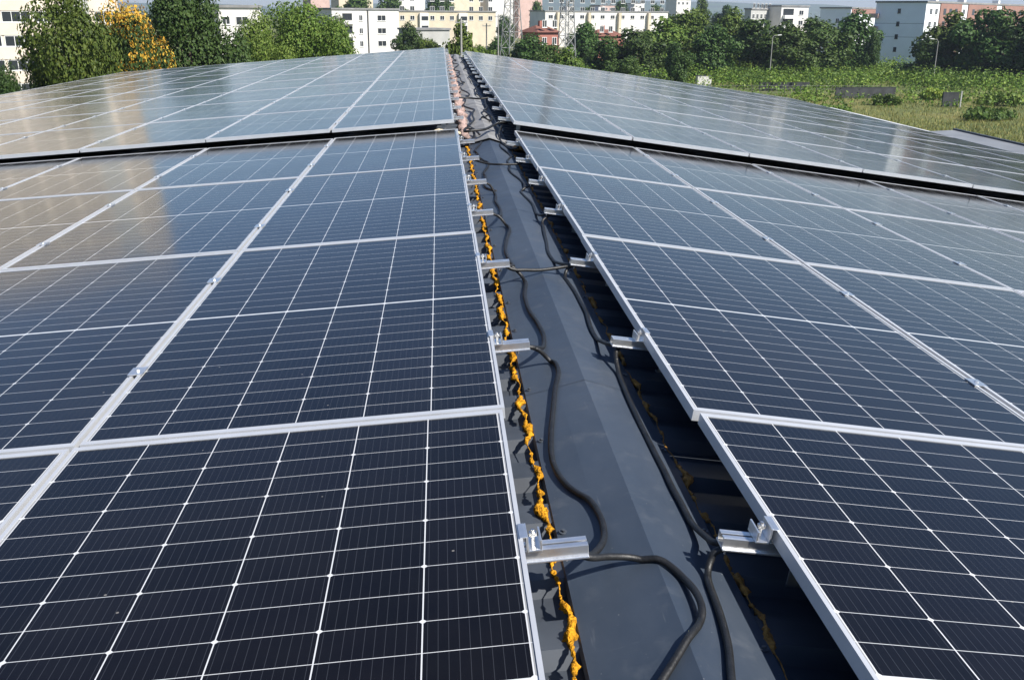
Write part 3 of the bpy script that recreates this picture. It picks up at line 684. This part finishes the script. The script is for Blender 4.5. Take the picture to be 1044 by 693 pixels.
# shrubs one can pick out
SH = [(742, 84, 26, 10, 150, 'leaf_bright', 'bright green shrub right of the white block wall'), (800, 76, 40, 14, 170, 'leaf_bright', 'bright green vine covered hedge under the first street lamp'),
      (905, 92, 34, 14, 140, 'leaf', 'green bush in front of the longest dark wall'), (955, 84, 44, 14, 150, 'leaf_bright', 'bright green bush below the second street lamp'),
      (1015, 92, 60, 18, 140, 'leaf', 'wide dark bush at the right edge of the field'), (690, 88, 36, 10, 145, 'leaf', 'low bush left of the white block wall'),
      (850, 100, 46, 10, 128, 'leaf', 'low weedy bush in the grass below the dark walls'), (660, 78, 30, 10, 165, 'leaf_bright', 'pale green bush beside the far roof edge'), (1006, 108, 70, 16, 120, 'leaf', 'low scrub patch in the grass near the right edge')]
for i, (px, py, wpx, hpx, Y, mm, lab) in enumerate(SH):
    rng = np.random.default_rng(60+i); w_ = wpx*Y/1064; h_ = max(1.0, hpx*Y/1119); d_ = w_*.7
    Lb = [(rng.uniform(-.4, .4)*w_, rng.uniform(-.3, .3)*d_, h_*rng.uniform(.25, .55), w_*.18, d_*.2, h_*rng.uniform(.3, .5)) for _ in range(9)]
    p = at(px, py, Y)
    t = MB()
    for k in range(5): t.tube([(rng.uniform(-.2, .2)*w_, 0, -.05), (Lb[k][0], Lb[k][1], h_*.6)], [.06, .02], 5)
    r = empty('shrub', (p.x, Y, 0))
    leaves(rng, Lb, 700, .28).build('foliage', M[mm], r); t.build('stem', M['bark'], r)
    tag(r, lab, 'shrub', 'shrubs in the field')

# ================================================================= BACKGROUND: buildings
M['glass_win'] = mat('dark window glass', (.03, .035, .04), .12)
M['w_white'] = mat('white render', (.62, .60, .57), .85, noise=(.4, .08, 6))
M['w_cream'] = mat('cream render', (.56, .49, .37), .85, noise=(.4, .10, 6))
M['w_cream2'] = mat('pale cream cladding', (.62, .54, .45), .8, noise=(.5, .10, 6))
M['w_grey'] = mat('grey render', (.40, .40, .38), .85, noise=(.4, .1, 6))
M['w_blue'] = mat('bluish white cladding', (.76, .79, .81), .8, noise=(.3, .05, 6))
M['w_brick'] = mat('red brick render', (.27, .15, .12), .85, noise=(.4, .12, 6))
M['w_pink'] = mat('pink render', (.48, .34, .30), .85, noise=(.4, .1, 6))
M['w_red'] = mat('salmon red wall', (.32, .13, .10), .85, noise=(.4, .1, 6))
M['tile'] = mat('red roof tiles', (.17, .07, .05), .85, noise=(1.5, .25, 6))
M['slab'] = mat('grey roofing felt', (.22, .22, .22), .9, noise=(.5, .2))
M['trim'] = mat('white trim', (.75, .75, .73), .6)
M['concrete'] = mat('rough concrete', (.30, .29, .27), .9, noise=(1.2, .2, 7))
M['concrete_dark'] = mat('weathered concrete', (.045, .048, .05), .9, noise=(1., .35, 7))
M['galv'] = mat('galvanised steel', (.36, .36, .35), .5, .4)
class House:
    """corner C is the vertical edge nearest the camera; the lit face runs right and away, the end face left and away"""
    def __init__(s, name, px, top, Y, a, Lf, Le, m, label, cat='apartment block', group=None, roof=True, mlit=None, zbase=0):
        s.a = a = R(a); p = at(px, top, Y); s.H = p.z; s.m = m; s.Lf = Lf; s.Le = Le
        s.root = empty(name, (p.x, p.y, 0)); tag(s.root, label, cat, group)
        s.dl = Vector((math.cos(a), math.sin(a), 0)); s.de = Vector((-math.sin(a), math.cos(a), 0)); s.nl = Vector((math.sin(a), -math.cos(a), 0)); s.ne = -s.dl
        b = MB(); b.obox((0, 0, 0), s.dl, s.de, 0, Lf, 0, Le, 0, s.H); b.build('wall', M[m], s.root)
        if roof:
            r = MB(); r.obox((0, 0, 0), s.dl, s.de, -.25, Lf+.25, -.25, Le+.25, s.H+.003, s.H+.4); r.build('roof', M['slab'], s.root)
    def win(s, face, u, z, w, h, fr='trim', n=2):
        k = n; d, n = (s.dl, s.nl) if face == 'f' else (s.de, s.ne)
        o = d*u; b = MB(); t = .07; ez = Vector((0, 0, 1)); e = [t+(w-2*t)*i/k for i in range(k+1)]
        def bx(mb, x0, x1, z0, z1, n0, n1): mb.obox(o, d, n, x0, x1, n0, n1, z0, z1, ez)
        bx(b, 0, t, z, z+h, -.02, .06); bx(b, w-t, w, z, z+h, -.02, .06); bx(b, t, w-t, z, z+t, -.02, .06); bx(b, t, w-t, z+h-t, z+h, -.02, .06)
        for q in e[1:-1]: bx(b, q-.035, q+.035, z+t, z+h-t, -.02, .05)
        bx(b, -.08, w+.08, z-.07, z-.003, -.02, .14)
        f = b.build('window', M[fr], s.root)
        g_ = MB()
        for i in range(k): bx(g_, e[i]+(.035 if i else 0), e[i+1]-(.035 if i < k-1 else 0), z+t, z+h-t, -.02, .02)
        g_.build('pane', M['glass_win'], f)
    def slab(s, face, name, u0, u1, z0, z1, n0, n1, m):
        d, n = (s.dl, s.nl) if face == 'f' else (s.de, s.ne); b = MB(); b.obox((0, 0, 0), d, n, u0, u1, n0, n1, z0, z1, Vector((0, 0, 1))); return b.build(name, M[m], s.root)
    def grid(s, face, u0, du, nu, z0, dz, nz, w, h, skip=None):
        for k in range(nz):
            for i in range(nu):
                if skip and skip(i, k): continue
                s.win(face, u0+i*du, z0+k*dz, w, h)
# tall striped building at far left (mostly behind the trees, mirrored in the panels)
h = House('apartment_block', -150, -215, 132, 28, 26.2, 14, 'w_cream2', 'tall cream building with window bands at the left edge behind the trees', 'building')
for k in range(int(h.H//3)):
    z = 1.0+k*3
    h.slab('f', 'spandrel', .3, h.Lf-.3, z-1.02, z+.48, .0, .12, 'w_cream2')
    for i in range(7):
        if i == 5: continue
        h.win('f', .6+i*3.75, z+.56, 3.4, 1.36, n=3)
for u in (19.25,): h.slab('f', 'stair_strip', u, u+3.2, .5, h.H-.5, .0, .16, 'w_grey')
# low white house among the trees
h = House('house', 222, 8, 165, 20, 6.6, 6, 'w_white', 'low white house peeking out between two left trees', 'house')
h.win('f', 2.6, h.H-2.6, 1.9, 1.3); h.win('f', .5, h.H-2.5, 1.2, 1.2); h.win('f', 3.8, h.H-5.4, 1.2, 1.3)
# white apartment block
h = House('apartment_block', 338, 10, 250, 34, 18.6, 11, 'w_white', 'white apartment block with a drainpipe and balconies, left of the ridge end', group='apartment blocks')
h.slab('f', 'drainpipe', 9.6, 9.85, 0, h.H, .0, .2, 'concrete_dark')
for k in range(4):
    z = h.H-2.55-k*3.0
    h.win('f', 12.4, z, 2.4, 1.35); h.win('f', 7.3, z, 1.0, 1.35)
    op = h.slab('f', 'balcony', 2.6, 5.6, z-.75, z+.10, .0, 1.0, 'w_white'); h.win('f', 2.8, z+.22, 2.6, 1.5, 'concrete_dark'); h.win('f', .6, z, 1.0, 1.3)
# cream long block
h = House('apartment_block', 404, 12, 335, 20, 34.5, 11, 'w_cream', 'long cream apartment block behind the far end of the ridge', group='apartment blocks')
h.grid('f', 1.2, 3.4, 10, h.H-2.6, 2.9, 5, 1.5, 1.4, lambda i, k: i in (2, 6))
for u in (8.0, 21.5): h.slab('f', 'bay', u-.4, u+2.6, .2, h.H-.4, 0, .9, 'w_white')
for k in range(4):
    for u in (8.2, 21.7): h.slab('f', 'loggia', u, u+2.2, h.H-2.6-k*2.9, h.H-1.4-k*2.9, .85, .98, 'glass_win')
# low shed in front of it
h = House('shed', 420, 31, 215, 25, 8.6, 7, 'w_grey', 'low grey shed below the cream block', 'shed'); h.win('f', 4.6, 4.2, 2, 1.6); h.win('f', 1.2, 4.0, 1.6, 1.4)
# long white block right of the pylons
h = House('apartment_block', 556, 12, 395, 22, 56, 13, 'w_white', 'long white apartment block with many balconies behind the second pylon', group='apartment blocks')
h.grid('f', 1.4, 4.6, 12, h.H-2.6, 2.9, 4, 1.9, 1.4)
for u in (4.6, 18.3, 32.1, 45.9): h.slab('f', 'bay', u, u+1.2, .2, h.H-.3, 0, 1.3, 'w_cream')
for u in (10, 24, 40): h.slab('f', 'stair_head', u, u+3, h.H+.41, h.H+2.0, -4, -1, 'w_white')
# taller blocks further back
for px, top, Y, L_, m_, lab in ((406, -12, 560, 16, 'w_white', 'far white block on the skyline above the white apartment block'), (458, -22, 520, 18, 'w_cream', 'far tall cream block above the cream long block'), (478, -16, 545, 10, 'w_brick', 'far brownish tower beside the tall cream block'), (498, -24, 530, 15, 'w_white', 'far white tower left of the first pylon\'s head'),
                             (529, -18, 540, 15, 'w_pink', 'far pinkish tower between the two pylon heads'), (316, -12, 520, 10, 'w_pink', 'far pink block above the trees left of the white apartment block'), (612, 6, 700, 14, 'w_pink', 'tiny far pinkish house on the skyline'), (647, 4, 720, 9, 'w_white', 'tiny far white chimney like tower on the skyline'), (690, 0, 640, 12, 'w_white', 'far white block on the skyline left of the olive clump'), (345, -8, 560, 20, 'w_cream', 'far cream block directly above the white apartment block')):
    h = House('tower_block', px, top, Y, 30, L_, 10, m_, lab, 'building', 'far blocks on the skyline')
    nu = max(2, int(L_//3.6)); h.grid('f', 1., 3.6, nu, h.H-2.8, 3, min(5, int(h.H//3)), 1.7, 1.5)
# red house and red shed
def gable(name, px, top, Y, a, Lf, Le, m, label, rise):
    h = House(name, px, top, Y, a, Lf, Le, m, label, 'house', roof=False)
    b = MB(); e = .4; H = h.H-.05
    P = lambda u, v, z: tuple(h.dl*u + h.de*v + Vector((0, 0, z)))
    b.v = [P(-e, -e, H), P(Lf+e, -e, H), P(Lf+e, Le+e, H), P(-e, Le+e, H), P(Lf*.28, Le/2, H+rise), P(Lf*.72, Le/2, H+rise)]
    b.f = [(0, 1, 5, 4), (1, 2, 5), (2, 3, 4, 5), (3, 0, 4), (3, 2, 1, 0)]
    rf = b.build('roof', M['tile'], h.root); c = MB(); c.obox(h.dl*Lf*.4+h.de*Le*.4, h.dl, h.de, 0, .6, 0, .6, H+.5, H+rise+.8, Vector((0, 0, 1))); c.build('chimney', M['w_red'], rf)
    h.grid('f', .8, 2.2, 2, h.H-2.2, 3, 2, 1.0, 1.3); return h
gable('house', 549, 33, 188, 28, 4.6, 6.0, 'w_red', 'salmon red house with a hipped tile roof between the pylons', 1.2)
gable('house', 608, 37, 225, 20, 7.0, 6.0, 'w_red', 'red roofed low house half hidden by trees right of the second pylon', 1.4)
# grey and white flats centre right
h = House('apartment_block', 766, 10, 300, 50, 16, 2, 'w_grey', 'grey flats behind the trees left of the pale blue wall', group='apartment blocks'); h.grid('f', 1, 3, 5, h.H-2.6, 3, 3, 1.6, 1.4)
h = House('apartment_block', 797, 7, 305, 25, 11, 9, 'w_white', 'white flats with dark loggias above the dark trees', group='apartment blocks')
for k in range(3): h.slab('f', 'loggia', .8, 5.0, h.H-2.4-k*2.9, h.H-.6-k*2.9, -.02, .05, 'glass_win'); h.slab('f', 'balcony', .6, 5.2, h.H-3.4-k*2.9, h.H-2.45-k*2.9, 0, 1.1, 'trim'); h.win('f', 7.2, h.H-2.4-k*2.9, 1.8, 1.4)
h = House('apartment_block', 868, 9, 290, 48, 22, 9, 'w_blue', 'pale bluish flats with a red top strip left of the white gable', group='apartment blocks'); h.win('e', 3.2, h.H-4, 1, 1.3)
h.slab('f', 'red_parapet', .5, 21.5, h.H-1.5, h.H-.1, 0, .15, 'w_brick')
# white gable building with brick facade
h = House('apartment_block', 945, 3, 231, 45, 104, 11.6, 'w_blue', 'white gable end building with a long brick facade at the right', group='apartment blocks')
for k in range(5): h.win('e', 5.7, h.H-2.3-k*2.85, .7, 1.0, 'concrete_dark')
for z in (h.H-4.6, h.H-7.6): h.slab('e', 'joint', .1, 11.5, z, z+.06, 0, .02, 'concrete_dark')
for k in range(5): h.slab('e', 'balcony', 10.6, 12.8, h.H-3.4-k*2.85, h.H-2.4-k*2.85, .05, .9, 'w_pink')
h.slab('f', 'brick_front', 9, 24, .2, h.H-.1, 0, .25, 'w_brick'); h.slab('f', 'brick_front', 29, 52, .2, h.H-.1, 0, .25, 'w_brick'); h.slab('f', 'brick_front', 57, 90, .2, h.H-.1, 0, .25, 'w_brick')
for k in range(4):
    for u in (2.5, 6, 25.5, 53): h.win('f', u, h.H-2.6-k*2.85, 1.7, 1.4)
for u in (11, 15, 19, 32, 37, 42, 47, 61, 67, 73, 79):
    for k in range(3):
        d, n = h.dl, h.nl; o = h.slab('f', 'window', u, u+1.8, h.H-2.6-k*2.85, h.H-1.2-k*2.85, .2, .28, 'glass_win')
for u in (8.2, 28, 56): h.slab('f', 'roof_vent', u, u+1.6, h.H+.41, h.H+1.2, -2.4, -.8, 'trim')

# ---------------------------------------------------------------- pylons
def pylon(px, Y, wb, wt, Ht, label):
    p = at(px, 30, Y); r = empty('pylon', (p.x, Y, 0), (0, 0, .5)); tag(r, label, 'pylon', 'lattice pylons')
    def c(k, z):
        w_ = wb+(wt-wb)*min(1, z/(Ht*.8)); sx, sy = ((-1, -1), (1, -1), (1, 1), (-1, 1))[k % 4]; return Vector((sx*w_/2, sy*w_/2, z))
    for k in range(4):
        b = MB(); b.tube([c(k, 0), c(k, Ht*.8), c(k, Ht)], .10, 4); b.build('leg', M['galv'], r)
    b = MB(); z = 0; 
    while z < Ht-.5:
        w_ = wb+(wt-wb)*min(1, z/(Ht*.8)); dz = max(1.2, w_*.95); z2 = min(Ht, z+dz)
        for k in range(4):
            b.beam(c(k, z), c(k+1, z2), .065); b.beam(c(k+1, z), c(k, z2), .065); b.beam(c(k, z2), c(k+1, z2), .06)
        z = z2
    b.build('bracing', M['galv'], r)
    for zz, L_ in ((Ht*.82, 3.2), (Ht*.91, 2.6), (Ht, 2.0)):
        b = MB()
        for s in (-1, 1):
            for q in (-1, 1): b.beam((s*wt/2, q*wt/2, zz), (s*(wt/2+L_), 0, zz+.25), .07)
            b.beam((s*wt/2, 0, zz+1), (s*(wt/2+L_), 0, zz+.25), .06)
        b.build('cross_arm', M['galv'], r)
pylon(522, 178, 3.6, 1.1, 24, 'wider lattice steel pylon, left of the pair above the ridge end')
pylon(578, 165, 2.6, .9, 25, 'narrow lattice steel pylon in front of the red house and long white block')
# ---------------------------------------------------------------- poles and lamps
def pole(px, top, Y, label):
    t = at(px, top, Y); r = empty('utility_pole', (t.x, Y, 0)); tag(r, label, 'pole', 'utility poles')
    b = MB(); b.tube([(0, 0, 0), (0, 0, t.z)], [.17, .10], 8); b.build('shaft', M['concrete'], r)
    b = MB(); b.box(-.7, .7, -.05, .05, t.z-.5, t.z-.38)
    for x in (-.6, 0, .6): b.tube([(x, 0, t.z-.38), (x, 0, t.z-.2)], .05, 6)
    b.build('cross_bar', M['galv'], r)
pole(470, 19, 118, 'pale utility pole standing exactly at the far end of the ridge')
pole(496, 24, 180, 'utility pole just left of the first pylon')
pole(508, 15, 200, 'tall utility pole touching the left leg side of the first pylon')
def lamp(px, top, Y, sg, label):
    t = at(px, top, Y); r = empty('street_lamp', (t.x, Y, 0)); tag(r, label, 'street lamp', 'street lamps by the trees')
    b = MB(); b.tube([(0, 0, 0), (0, 0, t.z-.5), (sg*.25, 0, t.z-.1), (sg*1.0, 0, t.z)], [.10, .07, .05, .04], 8); b.build('post', M['concrete'], r)
    b = MB(); b.obox((sg*1.0, 0, t.z), (sg, 0, .1), (0, 1, 0), -.1, .65, -.14, .14, -.08, .06); b.build('lamp_head', M['trim'], r)
lamp(788, 36, 192, 1, 'grey street lamp in front of the dark trees, left of the two')
lamp(957, 40, 188, -1, 'grey street lamp in front of the trees right of the white gable')
# ---------------------------------------------------------------- low walls, fence
def lowwall(px0, px1, top, Y, hgt, m, label, thick=.3, yaw=0):
    a_ = at(px0, top, Y); b_ = at(px1, top, Y); L_ = (b_-a_).length; r = empty('garden_wall', (a_.x, Y, 0), (0, 0, yaw)); tag(r, label, 'wall')
    b = MB(); b.box(0, L_, 0, thick, -.2, hgt); b.build('block_face', M[m], r)
    b = MB(); b.box(-.04, L_+.04, -.04, thick+.04, hgt+.002, hgt+.08); b.build('coping', M['concrete_dark'], r)
lowwall(712, 726, 73, 176, 1.9, 'w_white', 'short white block wall standing alone in the green field', 1.5)
lowwall(775, 826, 79, 168, 1.3, 'concrete_dark', 'dark low wall in the field left of the longest one')
lowwall(853, 916, 86, 152, 1.6, 'concrete_dark', 'longest dark low wall across the middle of the field', yaw=.06)
lowwall(962, 978, 97, 138, 1.9, 'concrete_dark', 'small dark wall piece beside the pale post')
lowwall(648, 690, 71, 185, 1.8, 'concrete_dark', 'dark grey low wall behind the far roof edge')
p = at(979, 106, 136)
b = MB(); b.box(-.08, .08, -.08, .08, 0, 2.2); b.box(-.11, .11, -.11, .11, 2.202, 2.28); o = b.build('fence_post', M['w_grey']); o.location = (p.x, 136, 0); tag(o, 'single pale concrete post beside the small dark wall', 'post')
fr = empty('wire_fence', (0, 158, 0)); tag(fr, 'thin wire fence on concrete posts across the green field', 'fence')
xs = np.arange(at(668, 80, 158).x, at(900, 80, 158).x, 2.6)
for x in xs:
    b = MB(); b.box(x-.035, x+.035, -.035, .035, 0, 1.6); b.build('post', M['concrete_dark'], fr)
b = MB()
for z in (.5, 1., 1.5): b.beam((xs[0], .07, z), (xs[-1], .07, z), .012)
b.build('wire', M['galv'], fr)

# ---------------------------------------------------------------- air
hz = MB(); hz.box(-8900, 8900, -300, 8000, -1.0, 140)
hm = bpy.data.materials.new('haze'); hm.use_nodes = True; n = hm.node_tree.nodes; n.remove(n['Principled BSDF'])
pv = n.new('ShaderNodeVolumePrincipled'); pv.inputs['Color'].default_value = (.70, .81, 1, 1); pv.inputs['Density'].default_value = .00014; pv.inputs['Anisotropy'].default_value = .2
hm.node_tree.links.new(pv.outputs[0], n['Material Output'].inputs['Volume'])
HAZE = True
if HAZE: struct(hz.build('haze', hm), 'stuff')
